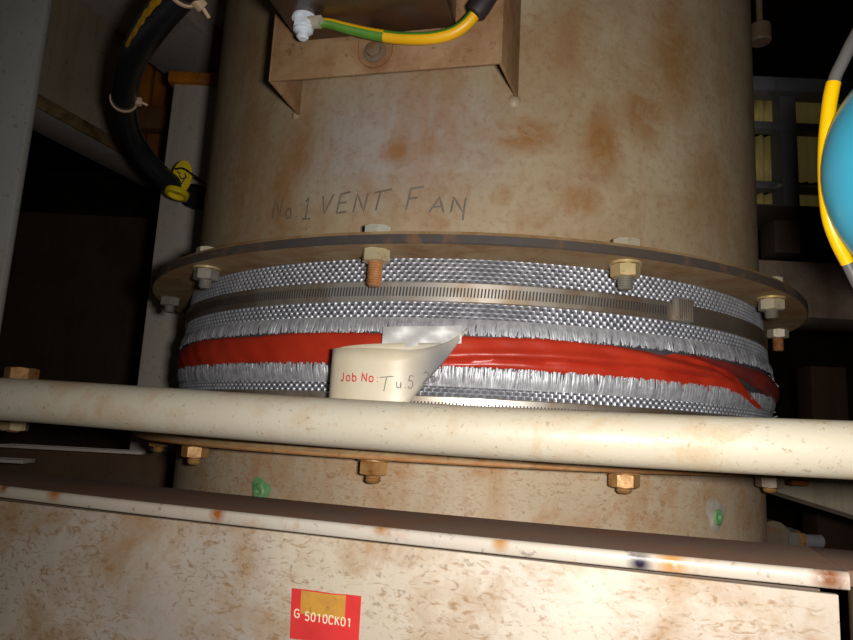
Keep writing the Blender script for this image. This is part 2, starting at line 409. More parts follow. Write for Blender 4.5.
L = text_lines('N', u0(-35.2), .1180, .0125, .0085, .002, .1) + text_lines('o.', u0(-32.2), .1165, .0095, .005, .0015) + text_lines('1', u0(-29.0), .1150, .0130, .0060, .002, .1)
L += [[(u0(-28.8), .1150), (u0(-27.3), .1147)], [(u0(-27.9), .1087), (u0(-27.7), .1085)]]
L += text_lines('VENT', u0(-25.9), .1160, .0115, .0082, .0028, .18, .06)
L += text_lines('F', u0(-12.4), .1160, .0120, .0085, .003, .15) + text_lines('AN', u0(-9.0), .1140, .0090, .0085, .0025, .15)
L += [[(u0(-4.1), .1190), (u0(-4.3), .1100)]]
strokes(b, L, on_duct(RD, .00012), .0011)
o = b.build('pencil_writing', MAT['pencil'], duct); o['label'] = 'grey hand lettering No.1 VENT FAN'
for p, s in ((cyl(RD, -32.0, .1818), .0026), (cyl(RD, 2.2, .1795), .0032)):
    b = MB(); b.lathe([(.0001, .0016), (s*.5, .0013), (s*.9, .0006), (s*1.4, -.0006)], p, Vector((p.x, p.y, 0)), 12); b.build('weld_bead', MAT['duct'], duct)

# ------------------------------------------------------------------ bolts
def hexa(mb, o, ax, af, h, a0, m=0):
    """chamfered hexagon standing on o along ax; 12 points: corners and face middles"""
    rc, rf, c = af/math.sqrt(3), af/2, (af/math.sqrt(3)-af/2)*.55
    ax = Vector(ax).normalized(); e = (X - ax*X.dot(ax)); e = (e if e.length > .2 else Y - ax*Y.dot(ax)).normalized(); g = ax.cross(e)
    def P(r, k, z): a = a0+k*PI/6; return Vector(o)+ax*z+(e*math.cos(a)+g*math.sin(a))*r
    rows = [[P(rf*.97, k, 0) for k in range(12)],
            [P(rc if k % 2 == 0 else rf, k, c if k % 2 == 0 else c*.1) for k in range(12)],
            [P(rc if k % 2 == 0 else rf, k, h-c if k % 2 == 0 else h-c*.1) for k in range(12)],
            [P(rf*.96, k, h) for k in range(12)]]
    q = mb.grid(rows, m, closed_u=True); mb.face(range(q+11, q-1, -1), m); mb.face(range(q+36, q+48), m)
def thread(mb, o, ax, r, ln, pitch=.00125, m=0):
    n = int(ln/pitch); pr = []
    for i in range(n): pr += [(r*.87, i*pitch), (r, (i+.5)*pitch)]
    pr += [(r*.85, n*pitch), (r*.7, n*pitch+.0006)]
    mb.lathe(pr, o, ax, 14, m=m)
def bolt(name, deg, z_low, z_top, head, tail, a0, mats, label, group, R=.2423, washer=True, dip=0):
    p = cyl(R, deg, 0); t = thing(name, label, 'bolt', (p.x, p.y, z_low), group)
    if head:
        b = MB(); hexa(b, Vector((p.x, p.y, z_top)), Z, .013, .0056, a0+.3); b.build('bolt_head', mats[0], t, 25)
    z = z_low
    if washer:
        b = MB(); b.lathe([(.0043, z), (.0083, z), (.0083, z-.0012), (.0043, z-.0012)], (p.x, p.y, 0), Z, 24, caps=False); b.build('washer', mats[3], t); z -= .0012
    b = MB(); hexa(b, Vector((p.x, p.y, z)), -Z, .013, .0066, a0); b.build('nut', mats[1], t, 25)
    b = MB(); thread(b, Vector((p.x, p.y, z_top)), -Z, .004, z_top-z+.0066+tail); b.build('threaded_shank', mats[2], t, 25)
    return t
TH = [-74.1, -44.1, -14.5, 16.1, 46.0, 76.0]
zc, gr, br, rt, rn = MAT['zinc'], MAT['grey_nut'], MAT['brass'], MAT['rust_thread'], MAT['rust_nut']
UB = [(.0050, .2, (gr, gr, gr, rt), 'hex bolt with a dull nut at the far left of the upper flange', False),
      (.0050, .9, (zc, gr, gr, br), 'hex bolt with a yellow washer at the left front of the upper flange', True),
      (.0125, .30, (zc, br, rt, br), 'hex bolt with a long orange rusty thread on the upper flange left of centre', False),
      (.0068, .10, (zc, br, gr, br), 'hex bolt with a short grey thread on the upper flange right of centre', True),
      (.0050, -.25, (zc, zc, gr, br), 'hex bolt with a white-lit nut near the right end of the upper flange', True),
      (.0095, .35, (zc, zc, rt, rn), 'rearmost hex bolt at the right rim of the upper flange, brown thread', False)]
for th, (tail, a0, mats, lab, ws) in zip(TH, UB):
    bolt('flange_bolt', th, ZU0, ZU1, True, tail, a0, mats, lab, 'bolts through the upper flange', washer=ws)

# ------------------------------------------------------------------ lower duct
ZL0, ZL1 = -.0160, -.0122
low = thing('lower_duct', 'lower rust-mottled duct section with two green plugs below the pale pipe', 'duct', (0, 0, FLOOR))
b = MB(); b.lathe([(RD-.003, FLOOR), (RD, FLOOR), (RD, ZL0), (RD-.003, ZL1)], (0, 0, 0), Z, 160, caps=False); b.build('duct_shell', MAT['lower_duct'], low)
flange('flange', ZL0, ZL1, [MAT['flange'], MAT['rim_lower']], low, 'rusty bolted ring at the top of the lower duct')
for deg, z, s, lab in ((-32.3, -.0390, .0042, 'green plug in a smear of green paint'), (36.2, -.0405, .0044, 'green plug in a white sealant ring')):
    p = cyl(RD, deg, z); nrm = cyl(1, deg, 0)
    b = MB()
    b.lathe([(s, -.001), (s, .0012), (s*.8, .002), (s*.35, .002), (s*.28, .0004)], p, nrm, 16)
    o = b.build('plug', MAT['green'], low); o['label'] = lab
    b = MB(); n = 26; rows = [[], []]
    tg = Z.cross(nrm).normalized()
    for k in range(n):
        a = 2*PI*k/n; r1 = s*(1.75+.25*math.sin(3*a+1)+random.uniform(-.12, .12)); 
        if deg > 0 and math.sin(a) > 0: r1 *= 1.35
        for r, row, h in ((s*.98, rows[0], .0009), (r1, rows[1], .0001)):
            q = p + tg*math.cos(a)*r + Z*math.sin(a)*r; d = Vector((q.x, q.y, 0)).normalized()
            row.append(Vector((d.x*(RD+h), d.y*(RD+h), q.z)))
    b.grid(rows, closed_u=True); b.build('sealant', MAT['smear'] if deg > 0 else MAT['green'], low)
LB = [(-74.1, .0042, .2, (rn, rn, rn, rn), 'rearmost rusty hex bolt under the left of the lower flange'),
      (-44.1, .0035, .75, (rn, rn, rn, rn), 'rusty hex bolt under the lower flange at the left front, just under the pipe'),
      (-13.9, .0046, .45, (rn, rn, rn, rn), 'rusty brown hex bolt under the lower flange at its middle'),
      (16.1, .0022, .2, (rn, rn, rn, rn), 'squat brown hex bolt with a bright face under the lower flange right of centre'),
      (45.2, .0025, .5, (rn, MAT['dull'], rn, rn), 'dull hex bolt under the right end of the lower flange')]
for th, tail, a0, mats, lab in LB:
    bolt('flange_bolt', th+.5, ZL0, ZL1, True, tail, a0, mats, lab, 'bolts through the lower flange', R=.2385)

# ------------------------------------------------------------------ flexible connector
sl = thing('flexible_connector', 'silver woven cloth collar with frayed edges and a red band between the two flanges', 'connector', (0, 0, ZL1))
def bulge(z, deg):                                # radius of the cloth
    t = (z+.0127)/.1013
    r = .2252 + .0030*math.sin(PI*max(0, min(1, t)))
    if deg > 40: r += .0030*min(1, (deg-40)/40)*max(0, min(1, (.075-z)/.05))
    return r
A0, A1 = -125, 125
b = MB(); rows = []
for i in range(25):
    z = ZL1 + (ZU0-ZL1)*i/24
    rows.append([cyl(bulge(z, A0+(A1-A0)*k/120), A0+(A1-A0)*k/120, z) for k in range(121)])
b.grid(rows); b.build('cloth_sleeve', MAT['fabric_base'], sl)
def weave(z0, z1):
    """open net of crossing threads: staggered cells, raised along the threads, open over the dark cloth"""
    b = MB(); nr = max(1, int(round((z1-z0)/.00228))); pz = (z1-z0)/nr; nu = 244; pu = 250/nu
    O = [(-.5, -.5), (0, -.5), (.5, -.5), (.5, 0), (.5, .5), (0, .5), (-.5, .5), (-.5, 0)]
    I = [(-.72, -.72), (0, -1), (.72, -.72), (1, 0), (.72, .72), (0, 1), (-.72, .72), (-1, 0)]
    H_ = [.00085, .00050, .00085, .00105, .00085, .00050, .00085, .00105]
    for i in range(nr):
        zc_ = z0+(i+.5)*pz
        for k in range(nu):
            a = A0+(k+(.5 if i % 2 else 0))*pu; R = bulge(zc_, a); base = len(b.v)
            hx, hz = .27*random.uniform(.8, 1.12), .30*random.uniform(.8, 1.12)
            for f, q in ((0, 0), (.5, 1), (1, 2)):
                for t in range(8):
                    x = O[t][0]*(1-f)+I[t][0]*hx*f; y = O[t][1]*(1-f)+I[t][1]*hz*f
                    h = (H_[t], H_[t]*.8, -.00005)[q]
                    b.v.append(tuple(cyl(R+h, a+x*pu, zc_+y*pz)))
            for q in (0, 8):
                for t in range(8): b.face((base+q+t, base+q+(t+1) % 8, base+q+8+(t+1) % 8, base+q+8+t))
    return b
for z0, z1 in ((.0750, .0884), (.0552, .0645), (-.0120, .0052), (.0161, .0222)):
    stuff(weave(z0, z1).build('woven_threads', MAT['thread'], sl, smooth=180, normals=False))
def fray(zr, ze, name):
    """frayed cut edge: a thin lapped strip with overlapping loose fibres, root zr to loose end ze"""
    b = MB(); d = ze-zr; a = A0
    while a < A1:
        w = random.uniform(.18, .6); ln = d*random.uniform(.86, 1.06); sk = random.uniform(-.5, .5); hh = random.uniform(.0005, .0016); tw = random.uniform(-.0004, .0004)
        rows = []
        for t in (0, .35, .7, 1):
            z = zr+ln*t; R = bulge(z, a)+.0006+hh*math.sin(t*2.2)+.0007*t
            ww = w*(1-.45*t*t)
            rows.append([cyl(R+tw*.5, a+sk*t-ww/2, z), cyl(R+.0003, a+sk*t, z), cyl(R-tw*.5, a+sk*t+ww/2, z)])
        b.grid(rows); a += random.uniform(.06, .15)
    o = stuff(b.build(name, MAT['fray'], sl, smooth=180, normals=False)); return o
fray(.0562, .0478, 'frayed_edge'); fray(.0212, .0312, 'frayed_edge')
# loose tufts at the right silhouette
b = MB()
for k in range(70):
    a = random.uniform(66, 92); up = k % 2; z = random.uniform(.040, .052) if up else random.uniform(.010, .024)
    R = bulge(z, a)+.001; p = cyl(R, a, z); d = (cyl(1, a, 0)*random.uniform(.3, 1) + Z*random.uniform(-1, .1)*(1 if up else -.6) + cyl(1, a+90, 0)*random.uniform(-.5, .5))*.007
    s = Vector((-d.z, d.y, d.x)).normalized()*.0008
    b.grid([[p-s, p+s], [p+d*.6-s+Z*.0003, p+d*.6+s], [p+d-s*.2, p+d+s*.2]])
stuff(b.build('loose_fibres', MAT['fray'], sl, smooth=180, normals=False))
# red band with creases
b = MB(); rows = []; NU, NV = 240, 14
for i in range(NV+1):
    v = i/NV; row = []
    for k in range(NU+1):
        a = -112 + (49+112)*k/NU
        zt = .0478 - .002*max(0, (a-20)/45) + .0006*math.sin(a*.21); zb = .0308 - .0085*max(0, min(1, (a-10)/40))**1.3 + .0005*math.sin(a*.33+1)
        if a > 34: zt = zb + (zt-zb)*max(.03, 1-((a-34)/15)**1.3)
        z = zb+(zt-zb)*v
        h = .0009 + .0012*math.sin(PI*v)
        c1 = .30+.16*math.sin(a*.05)                 # running crease
        if a > -14:
            g = min(1, (a+14)/14); h += g*(.0016*math.exp(-((v-c1-.12)/.12)**2) - .0018*math.exp(-((v-c1+.04)/.05)**2))
        if a > 14:
            c2 = .92-(a-14)*.020; g = min(1, (a-14)/8); h += g*(.0024*math.exp(-((v-c2)/.13)**2) - .0014*math.exp(-((v-c2-.2)/.07)**2))
        h += .0004*math.sin(a*.9+v*5)*math.sin(a*.37+2)
        if a < -45: h += .001*math.sin(PI*v)*min(1, (-45-a)/20)
        row.append(cyl(bulge(z, a)+h+(0 if 0 < i < NV else -.0012), a, z))
    rows.append(row)
b.grid(rows); o = b.build('red_band', MAT['red'], sl, smooth=70); o['label'] = 'glossy red creased rubber band around the cloth'
b = MB(); rows = []
for i in range(11):
    v = i/10; row = []
    for k in range(50):
        a = 29 + 66*k/49; t = k/49
        zt = .0475 - .004*t; zb = .0462 - .020*min(1, t*1.9) + .006*max(0, t-.6)
        z = zb+(zt-zb)*v
        h = .0022+.0030*math.sin(PI*v)+.0012*math.sin(v*7+t*9)*t
        row.append(cyl(bulge(z, a)+h-(.002 if i in (0, 10) else 0), a, z))
    rows.append(row)
b.grid(rows); o = b.build('red_fold', MAT['dark_red'], sl, smooth=70); o['label'] = 'dark folded-over end of the red band at the right'
# foil scrap beside the tag
b = MB(); rows = []
for i in range(7):
    v = i/6; row = []
    for k in range(15):
        a = -13.6 + 9.9*k/14; z = .0500 + .0012*(k/14) - .0115*v*(1-.25*k/14)
        row.append(cyl(.2352+.0012*math.sin(k*.9)*math.sin(v*5)+.003*max(0, (k-9)/5)*(1-v), a, z))
    rows.append(row)
b.grid(rows); o = b.build('foil_scrap', MAT['foil'], sl, smooth=60); o['label'] = 'crumpled silver foil end over the red band behind the tag'

# ------------------------------------------------------------------ slotted hose clamps
def clamp(z0, z1, label):
    t = thing('hose_clamp', label, 'clamp', (0, 0, z0), 'slotted clamps round the cloth collar')
    b = MB(); h = z1-z0; zs = [z0, z0+.0006, z0+h*.27, z0+h*.72, z1-.0006, z1]; ro = [.0008, .0014, .0014, .0014, .0014, .0008]
    n = 560; per = 250/n; nz = len(zs)
    def rr(i, a): return bulge((z0+z1)/2, a)+.0006+ro[i]
    cols = []
    for k in range(n):
        a = A0+per*k
        for f in (0, .55):
            aa = a+per*f; cols.append([b.vert(cyl(rr(i, aa), aa+(.12 if i >= 3 else 0), zs[i])) for i in range(nz)])
    for k in range(len(cols)-1):
        a = A0+per*k/2
        for i in range(nz-1):
            if i == 2 and k % 2 == 1 and a < 25.0: continue        # the slot is an opening
            b.face((cols[k][i], cols[k+1][i], cols[k+1][i+1], cols[k][i+1]))
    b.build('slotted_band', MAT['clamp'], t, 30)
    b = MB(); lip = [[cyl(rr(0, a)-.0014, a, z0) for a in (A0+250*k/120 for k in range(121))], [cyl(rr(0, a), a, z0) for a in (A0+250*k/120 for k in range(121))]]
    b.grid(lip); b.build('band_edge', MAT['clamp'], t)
    return t
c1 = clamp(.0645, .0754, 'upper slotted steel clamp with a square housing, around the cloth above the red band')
a = 27.9; p = cyl(bulge(.07, a)+.0030, a, .0712); nr_ = cyl(1, a, 0); tg = cyl(1, a+90, 0)
b = MB(); b.box(p, tg, nr_, Z, .0068, .0022, .0066, .0012); hs = b.build('screw_housing', MAT['grey_nut'], c1)
b = MB()
for k in range(7): b.box(p+nr_*.0022+tg*(-.0050+.0017*k), tg, nr_, Z, .0003, .0004, .0056, 0)
b.build('ridges', MAT['clamp'], hs)
clamp(.0054, .0163, 'lower slotted steel clamp half hidden behind the pale pipe')

# ------------------------------------------------------------------ paper tag looped on the collar
tg_ = thing('paper_tag', 'cream paper job tag curled in a loop in front of the red band', 'tag', cyl(.25, -11, .0))
# plan of the loop: (deg, radius), then top and bottom height along it
front = [(-18.5, .2475), (-18.2, .2515), (-17.2, .2550), (-15.2, .2575), (-12.6, .2585), (-10, .2570), (-7.6, .2515), (-5.2, .2400), (-3.0, .2335)]
back = [(-4.6, .2352), (-8, .2353), (-12, .2362), (-15.6, .2392), (-17.8, .2430), (-18.5, .2475)]
def dense(pts, n=6): return smooth_path([Vector((a, r*100, 0)) for a, r in pts], n)
fp = dense(front); bp = dense(back)
def ftop(t): return .0357 + .0152*max(0, (t-.66)/.34)**1.7 + .0006*(1-t)
def fbot(t): return -.001 + (0 if t < .60 else .0512*((t-.60)/.40)**.95)
b = MB(); rows = []
for k, q in enumerate(bp):
    t = k/(len(bp)-1); zt = .0425-.0065*t**2; zb = .0405*(1-t)+(-.001)*t
    rows.append([cyl(q.y/100, q.x, zb+(zt-zb)*i/6) for i in range(7)])
for k, q in enumerate(fp[1:]):
    t = (k+1)/(len(fp)-1); zt = ftop(t); zb = min(fbot(t), zt-.0004)
    rows.append([cyl(q.y/100 - .0012*(1-i/6)*0, q.x, zb+(zt-zb)*i/6) for i in range(7)])
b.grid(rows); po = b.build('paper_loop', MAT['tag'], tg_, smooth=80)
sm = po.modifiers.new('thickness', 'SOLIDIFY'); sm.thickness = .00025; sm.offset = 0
def on_tag(u, v):                                  # u: degrees, v: height
    for k in range(len(fp)-1):
        if fp[k].x <= u <= fp[k+1].x or k == len(fp)-2:
            f = (u-fp[k].x)/(fp[k+1].x-fp[k].x+1e-9); r = (fp[k].y*(1-f)+fp[k+1].y*f)/100
            d = Vector((0, 0, 0)); p0 = cyl(fp[k].y/100, fp[k].x, 0); p1 = cyl(fp[k+1].y/100, fp[k+1].x, 0)
            n = (p1-p0).normalized().cross(Z); return cyl(r, u, v)+n*.00035, n
def deg_text(txt, deg, z, h, wdeg, gdeg, slant=0, jit=0):
    out = []
    for ln in text_lines(txt, 0, 0, h, wdeg, gdeg, 0, jit): out.append([(deg+px+slant*py*250, z+py-(px*.00012)) for px, py in ln])
    return out
b = MB(); strokes(b, deg_text('J', -16.4, .0200, .0043, .50, .14)+deg_text('ob', -15.76, .0200, .0042, .58, .16)+deg_text('N', -13.9, .0199, .0043, .66, .14)+deg_text('o:', -13.1, .0199, .0042, .56, .14), on_tag, .00062)
o = b.build('printed_words', MAT['print_red'], tg_); o['label'] = 'red print Job No:'
b = MB(); hw = [[(-11.9, .0222), (-10.5, .0230)], [(-11.2, .0226), (-11.4, .0158)]] + deg_text('u', -10.2, .0175, .0050, .55, .2) + deg_text('.', -9.5, .0178, .005, .5, .2) + deg_text('5', -9.1, .0178, .0062, .6, .2, .05) \
     + deg_text('2', -7.7, .0205, .0060, .65, .15, .05) + deg_text('6', -6.95, .0215, .0062, .6, .15, .05) + deg_text('7', -6.3, .0230, .0062, .5, .15)
hw += [[(-10.6, .0085), (-10.3, .0112), (-10.0, .0082), (-9.7, .0114), (-9.6, .0088), (-9.2, .0104), (-9.0, .0086), (-8.7, .0106), (-8.4, .0090), (-8.0, .0102), (-7.7, .0092)], [(-10.4, .0105), (-9.3, .0114)]]
strokes(b, hw, on_tag, .0004); o = b.build('handwriting', MAT['ink'], tg_); o['label'] = 'thin dark handwriting after the print'

# ------------------------------------------------------------------ pipe rail
PA, PB = Vector((-.247, -.2275, .0033)), Vector((.1267, -.3149, .0011)); dpp = (PB-PA).normalized()
pr = thing('pipe_rail', 'pale cream painted pipe crossing in front of the lower flange', 'pipe', (PA+PB)/2)
b = MB(); b.tube([PA-dpp*.2+dpp*(.8*k/32) - Z*.0023*max(0, 1-((.8*k/32-.44)/.22)**2)**1.5 for k in range(33)], .0107, 40); b.build('pipe_tube', MAT['pipe'], pr)

# ------------------------------------------------------------------ lower casing with lip, panel, sticker
KZ = -.0353
K0, K1 = at_z(0, 485, KZ), at_z(849.5, 572.2, KZ); K0.z = K1.z = 0; kd = (K1-K0).normalized(); kn = Vector((-kd.y, kd.x, 0))   # kn points away from the camera
cs = thing('fan_casing', 'rust-mottled cream steel casing with projecting lip and red sticker, under the pipe', 'casing', Vector((K0.x, K0.y, FLOOR)))
s0 = K0 - kd*.30; ln = (K1-s0).length
b = MB(); th = .0050; e = .0011
prof = [(.0510, 0), (e*1.5, 0), (e*.4, -e*.35), (0, -e*1.3), (0, -th+.0005), (.0005, -th), (.0510, -th)]
rows = []
for k in range(41):
    q = s0 + kd*(ln*k/40) - Z*.0012*max(0, 1-((ln*k/40-.46)/.19)**2)
    rows.append([q + kn*x + Z*(KZ+z) for x, z in prof])
b.grid(rows, m=lambda i, j: 0 if j in (0,) else 1); 
for r_ in (rows[0], rows[-1]):
    i0 = len(b.v); b.v += [tuple(p) for p in r_]; b.face(range(i0, i0+len(r_)), 1)
o = b.build('casing_lip', [MAT['lip_top'], MAT['lip_edge']], cs, smooth=50); o['label'] = 'flat lip with a pale worn front edge and grimy top'
pn = s0 + kd*(ln/2-.0015) + kn*.0038
b = MB(); hp = (KZ-th-.0022-FLOOR)/2; b.box(Vector((pn.x, pn.y, KZ-th-.0022-hp)), kd, kn, Z, ln/2-.0009, .0012, hp, .0004); b.build('front_panel', MAT['casing'], cs)
b = MB(); q = s0 + kd*(ln/2) + kn*.028; b.box(Vector((q.x, q.y, (KZ-th-.002+FLOOR)/2)), kd, kn, Z, ln/2-.006, .0200, (KZ-th-.002-FLOOR)/2, .0004); b.build('casing_body', MAT['dark_beam'], cs)
# sticker
def on_panel(x, y):
    d = _w + (x-426.5)/FPX*_r - (y-320)/FPX*_u; o = pn - kn*.0012
    return CAM + d*((o-CAM).dot(kn)/d.dot(kn))
c00, c10, c01, c11 = on_panel(292.5, 588), on_panel(361.5, 596), on_panel(290.5, 638), on_panel(358.5, 646)
def stk(u, v, off=.0): return c01*(1-u)*(1-v)+c11*u*(1-v)+c00*(1-u)*v+c10*u*v - kn*off
b = MB(); b.prism([stk(0, 0), stk(1, 0), stk(1, 1), stk(.8, 1.0), stk(.62, .985), stk(.3, 1.0), stk(0, 1)], -kn*.0005)
so = b.build('sticker', MAT['sticker'], cs, 0); so['label'] = 'small red sticker reading G 5010CK01'
b = MB(); b.prism([stk(.145, .52, .00052), stk(.79, .48, .00052), stk(.79, .985, .00052), stk(.62, .97, .00052), stk(.145, .985, .00052)], -kn*.0002)
o = b.build('peeled_patch', MAT['peel'], so, 0); o['label'] = 'orange-brown patch where the red is worn off'
b = MB(); strokes(b, text_lines('G', .055, .435, .165, .085, .012)+text_lines('5010CK01', .215, .405, .175, .073, .014), lambda u, v: (stk(u, v-.045*u, .00085), -kn), .00048)
o = b.build('lettering', MAT['white_print'], so); o['label'] = 'cream characters G 5010CK01'
# right-hand post beside the casing
b = MB(); q = K1 + kd*.0158 + kn*.006; b.box(Vector((q.x, q.y, (KZ-.0055+FLOOR)/2)), kd, kn, Z, .0130, .010, (KZ-.0055-FLOOR)/2, .002)
cpst = thing('casing_post', 'narrow brown-grey upright at the lower right corner beside the cream casing', 'post', Vector((q.x, q.y, FLOOR)))
b.build('upright', MAT['bracket'], cpst)
b = MB(); q = K1 + kd*.0305 + kn*.028; b.box(Vector((q.x, q.y, KZ-.0026)), kd, kn, Z, .0300, .0235, .0024, .0006); b.build('top_plate', MAT['lip_top'], cpst)

# ------------------------------------------------------------------ bracket, junction box, earth wire
PLA, PLB = Vector((-.1250, -.2312, 0)), Vector((-.0030, -.2590, 0)); pd_ = (PLB-PLA).normalized(); pnn = Vector((pd_.y, -pd_.x, 0))   # towards the camera
bk = thing('motor_bracket', 'rust-brown sheet steel bracket welded to the duct at the top', 'bracket', Vector((PLA.x, PLA.y, .181)))
ZB, ZT = .181, .40; tk = .0016
cenp = (PLA+PLB)/2; hl = (PLB-PLA).length/2
b = MB(); b.box(Vector((cenp.x, cenp.y, (ZB+ZT)/2))-pnn*tk/2, pd_, pnn, Z, hl, tk/2, (ZT-ZB)/2, .0005); b.build('front_plate', MAT['bracket'], bk)
for pt, bw in ((PLA, cyl(RD, -31.3, 0)), (PLB, cyl(RD, 2.5, 0))):
    d = (bw-pt); L_ = d.length; d.normalize(); s_ = d.cross(Z); mid = (pt+bw)/2
    b = MB(); b.box(Vector((mid.x, mid.y, (ZB+ZT)/2)), d, s_, Z, L_/2, tk/2, (ZT-ZB)/2, .0004); b.build('side_plate', MAT['bracket'], bk)
# tab with bolt
def onpl(u, z, off=0): q = PLA + pd_*u + pnn*off; return Vector((q.x, q.y, z))
ub = (Vector((-.0669, -.2445, 0))-PLA).dot(pd_)
b = MB(); out = [onpl(ub-.0092, .2010)] + [onpl(ub+.0092*math.cos(a), .1925+.0092*math.sin(a)) for a in [PI+PI*k/10 for k in range(11)]] + [onpl(ub+.0092, .2010)]
b.prism(out, pnn*.0016); o = b.build('mounting_tab', MAT['bracket'], bk); o['label'] = 'rounded tab hanging from the box'
b = MB(); b.lathe([(.0060, 0), (.0060, .0010), (.0038, .0012)], onpl(ub, .1918, .0016), pnn, 24); wsh = b.build('washer', MAT['dull'], o)
b = MB(); hexa(b, onpl(ub, .1918, .0026), pnn, .0072, .0026, .4); b.build('tab_bolt', MAT['dull'], o, 25)
# box on the front of the bracket, seen from beneath
jb = thing('junction_box', 'dark brown oily steel box at the top edge, fixed to the front of the bracket', 'box', onpl(.056, .2015, .04))
ul, ur = (Vector((-.1095, -.2348, 0))-PLA).dot(pd_), (Vector((-.0255, -.254, 0))-PLA).dot(pd_)
b = MB(); cc = onpl((ul+ur)/2, .2015+.06, .0016+.045); b.box(cc, pd_, pnn, Z, (ur-ul)/2, .045, .06, .0012); b.build('box_body', MAT['box'], jb)
b = MB(); b.box(onpl((ul+ur)/2, .2015-.0006, .0016+.066), pd_, pnn, Z, (ur-ul)/2-.008, .020, .0010, .0006); b.build('cover_plate', MAT['box'], jb)
# stud under the box, whitened
us = (Vector((-.1016, -.2540, 0))-PLA).dot(pd_); sp_ = onpl(us, .2015, .0215)
b = MB(); b.lathe([(.0062, 0), (.0062, -.0012)], sp_, Z, 20); hexa(b, sp_-Z*.0012, -Z, .0100, .0050, .2)
b.lathe([(.0048, -.006), (.0050, -.0075), (.0036, -.0085)], sp_, Z, 12); b.lathe([(.0030, -.0080), (.0031, -.0110), (.0020, -.0120)], sp_, Z, 12)
o = b.build('terminal_stud', MAT['white_paint'], jb, 35); o['label'] = 'whitish painted stud and nut under the box'
# earth wire
def plp(x, y, off):
    d = _w + (x-426.5)/FPX*_r - (y-320)/FPX*_u; o = PLA + pnn*off
    return CAM + d*((o-CAM).dot(pnn)/d.dot(pnn))
ew = thing('earth_wire', 'green and yellow striped earth wire running from the whitish stud', 'wire', sp_)
wp = smooth_path([sp_-Z*.0040+pd_*.002] + [plp(x, y, o) for x, y, o in ((326, 23, .019), (346, 28, .016), (372, 34, .0125), (400, 38, .0105), (430, 38, .0105), (452, 33, .011), (466, 24, .012), (476, 12, .013), (486, -4, .014))], 7)
b = MB(); b.tube(wp, [.0023+.0008*min(1, k/26) for k in range(len(wp))], 16)
for k, f in enumerate(b.f):
    i = k//16
    if i >= len(wp)-1: continue
    d = sum((Vector(b.v[q]) for q in f), Vector())/len(f) - (wp[i]+wp[i+1])/2; d.normalize()
    up_ = (Z*.75+pnn*.5 if i > 23 else Z*-.8+pnn*.35).normalized() if i < 44 else (Z*.3+pnn*.55-pd_*.75).normalized()
    b.m[k] = 1 if d.dot(up_) > (.62 if i > 23 else .35) else 0
b.build('wire_insulation', [MAT['earth_yellow'], MAT['earth_green']], ew)
b = MB(); b.tube(smooth_path([plp(473.5, 15, .0127), plp(481, 5, .0135), plp(490, -10, .0142), plp(500, -30, .015)], 5), [.0040]+[.0054]*15, 14); o = b.build('black_sleeve', MAT['braid'], ew); o['label'] = 'black braided sleeve at the upper end'
b = MB(); b.box(sp_-Z*.0030+pd_*.0055, pd_, pnn, Z, .0055, .0042, .0007, .0003); b.tube([sp_-Z*.0034+pd_*.005, sp_-Z*.0036+pd_*.009], .0030, 12); b.build('cable_lug', MAT['zinc'], ew)

# ------------------------------------------------------------------ teal casing and yellow cord at the right edge
D1 = .25; tc = at(962, 168, D1)
tl = thing('round_casing', 'glossy teal blue rounded body cut off by the right edge', 'casing', tc)
b = MB(); rr_ = 133/FPX*D1; b.lathe([(rr_*math.sin(PI*k/28)+1e-5, -rr_*.62*math.cos(PI*k/28)) for k in range(29)], tc, -_w, 64); b.build('shell', MAT['teal'], tl)
yc = thing('sleeved_cable', 'bright yellow sleeved cable with grey ends curving along the teal body', 'cord', at(822, 170, D1))
cp_ = smooth_path([at(x, y, d) for x, y, d in ((872, 4, .262), (858, 30, .262), (845, 57, .262), (833.5, 83, .262), (827, 124, .262), (824.5, 165, .262), (827.5, 212, .262), (836, 240, .262), (847.5, 263, .262), (862, 292, .262), (880, 320, .262))], 6)
n0 = 18; n1 = 49
b = MB(); b.tube(cp_[n0:n1], [.0025+.0003*max(0, 1-abs(k-2)/9) for k in range(n1-n0)], 14); b.build('yellow_sleeve', MAT['cord_yellow'], yc)
b = MB(); b.tube(cp_[:n0+1], [.0015+.0009*min(1, k/9) for k in range(n0+1)], 14); o = b.build('shrink_end', MAT['cord_grey'], yc); o['label'] = 'grey upper end of the cord'
b = MB(); b.tube(cp_[n1-1:], .0023, 14); o = b.build('shrink_end', MAT['cord_grey'], yc); o['label'] = 'grey lower end of the cord'

# ------------------------------------------------------------------ left side: near post, hose, gland, far post
H = lambda v: Vector((v.x, v.y, 0)).normalized()
q = at(25, 145, .50); hd = H(_r)
b = MB(); edge = at(36, 98, .50); edge.z = 0; edge = Vector((edge.x, edge.y, 0)); c = edge - hd*.06
b.box(Vector((c.x, c.y, (FLOOR+CEIL)/2)), hd, Z.cross(hd), Z, .06, .004, (CEIL-FLOOR)/2, .003)
tag(b.build('steel_post', MAT['grey_post']), 'pale grey upright steel post at the far left edge', 'post')
ptop = at(202, 93, .78); b = MB(); pw = 0.026
fp_ = thing('support_post', 'pale upright post behind the left side of the duct, with a rusty cap', 'post', Vector((ptop.x, ptop.y, FLOOR)))
b.box(Vector((ptop.x, ptop.y, (FLOOR+ptop.z)/2)), hd, Z.cross(hd), Z, pw, .02, (ptop.z-FLOOR)/2, .002); b.build('post_body', MAT['far_post'], fp_)
b = MB(); b.box(ptop+Z*.006, hd, Z.cross(hd), Z, pw+.006, .026, .007, .003); b.build('post_cap', MAT['timber'], fp_)
hz_ = [(250, -75, .33), (205, -32, .355), (178, -5, .38), (152, 27, .42), (132, 62, .48), (124, 100, .54), (131, 135, .59), (151, 165, .63), (176, 187, .66), (196, 197, .69)]
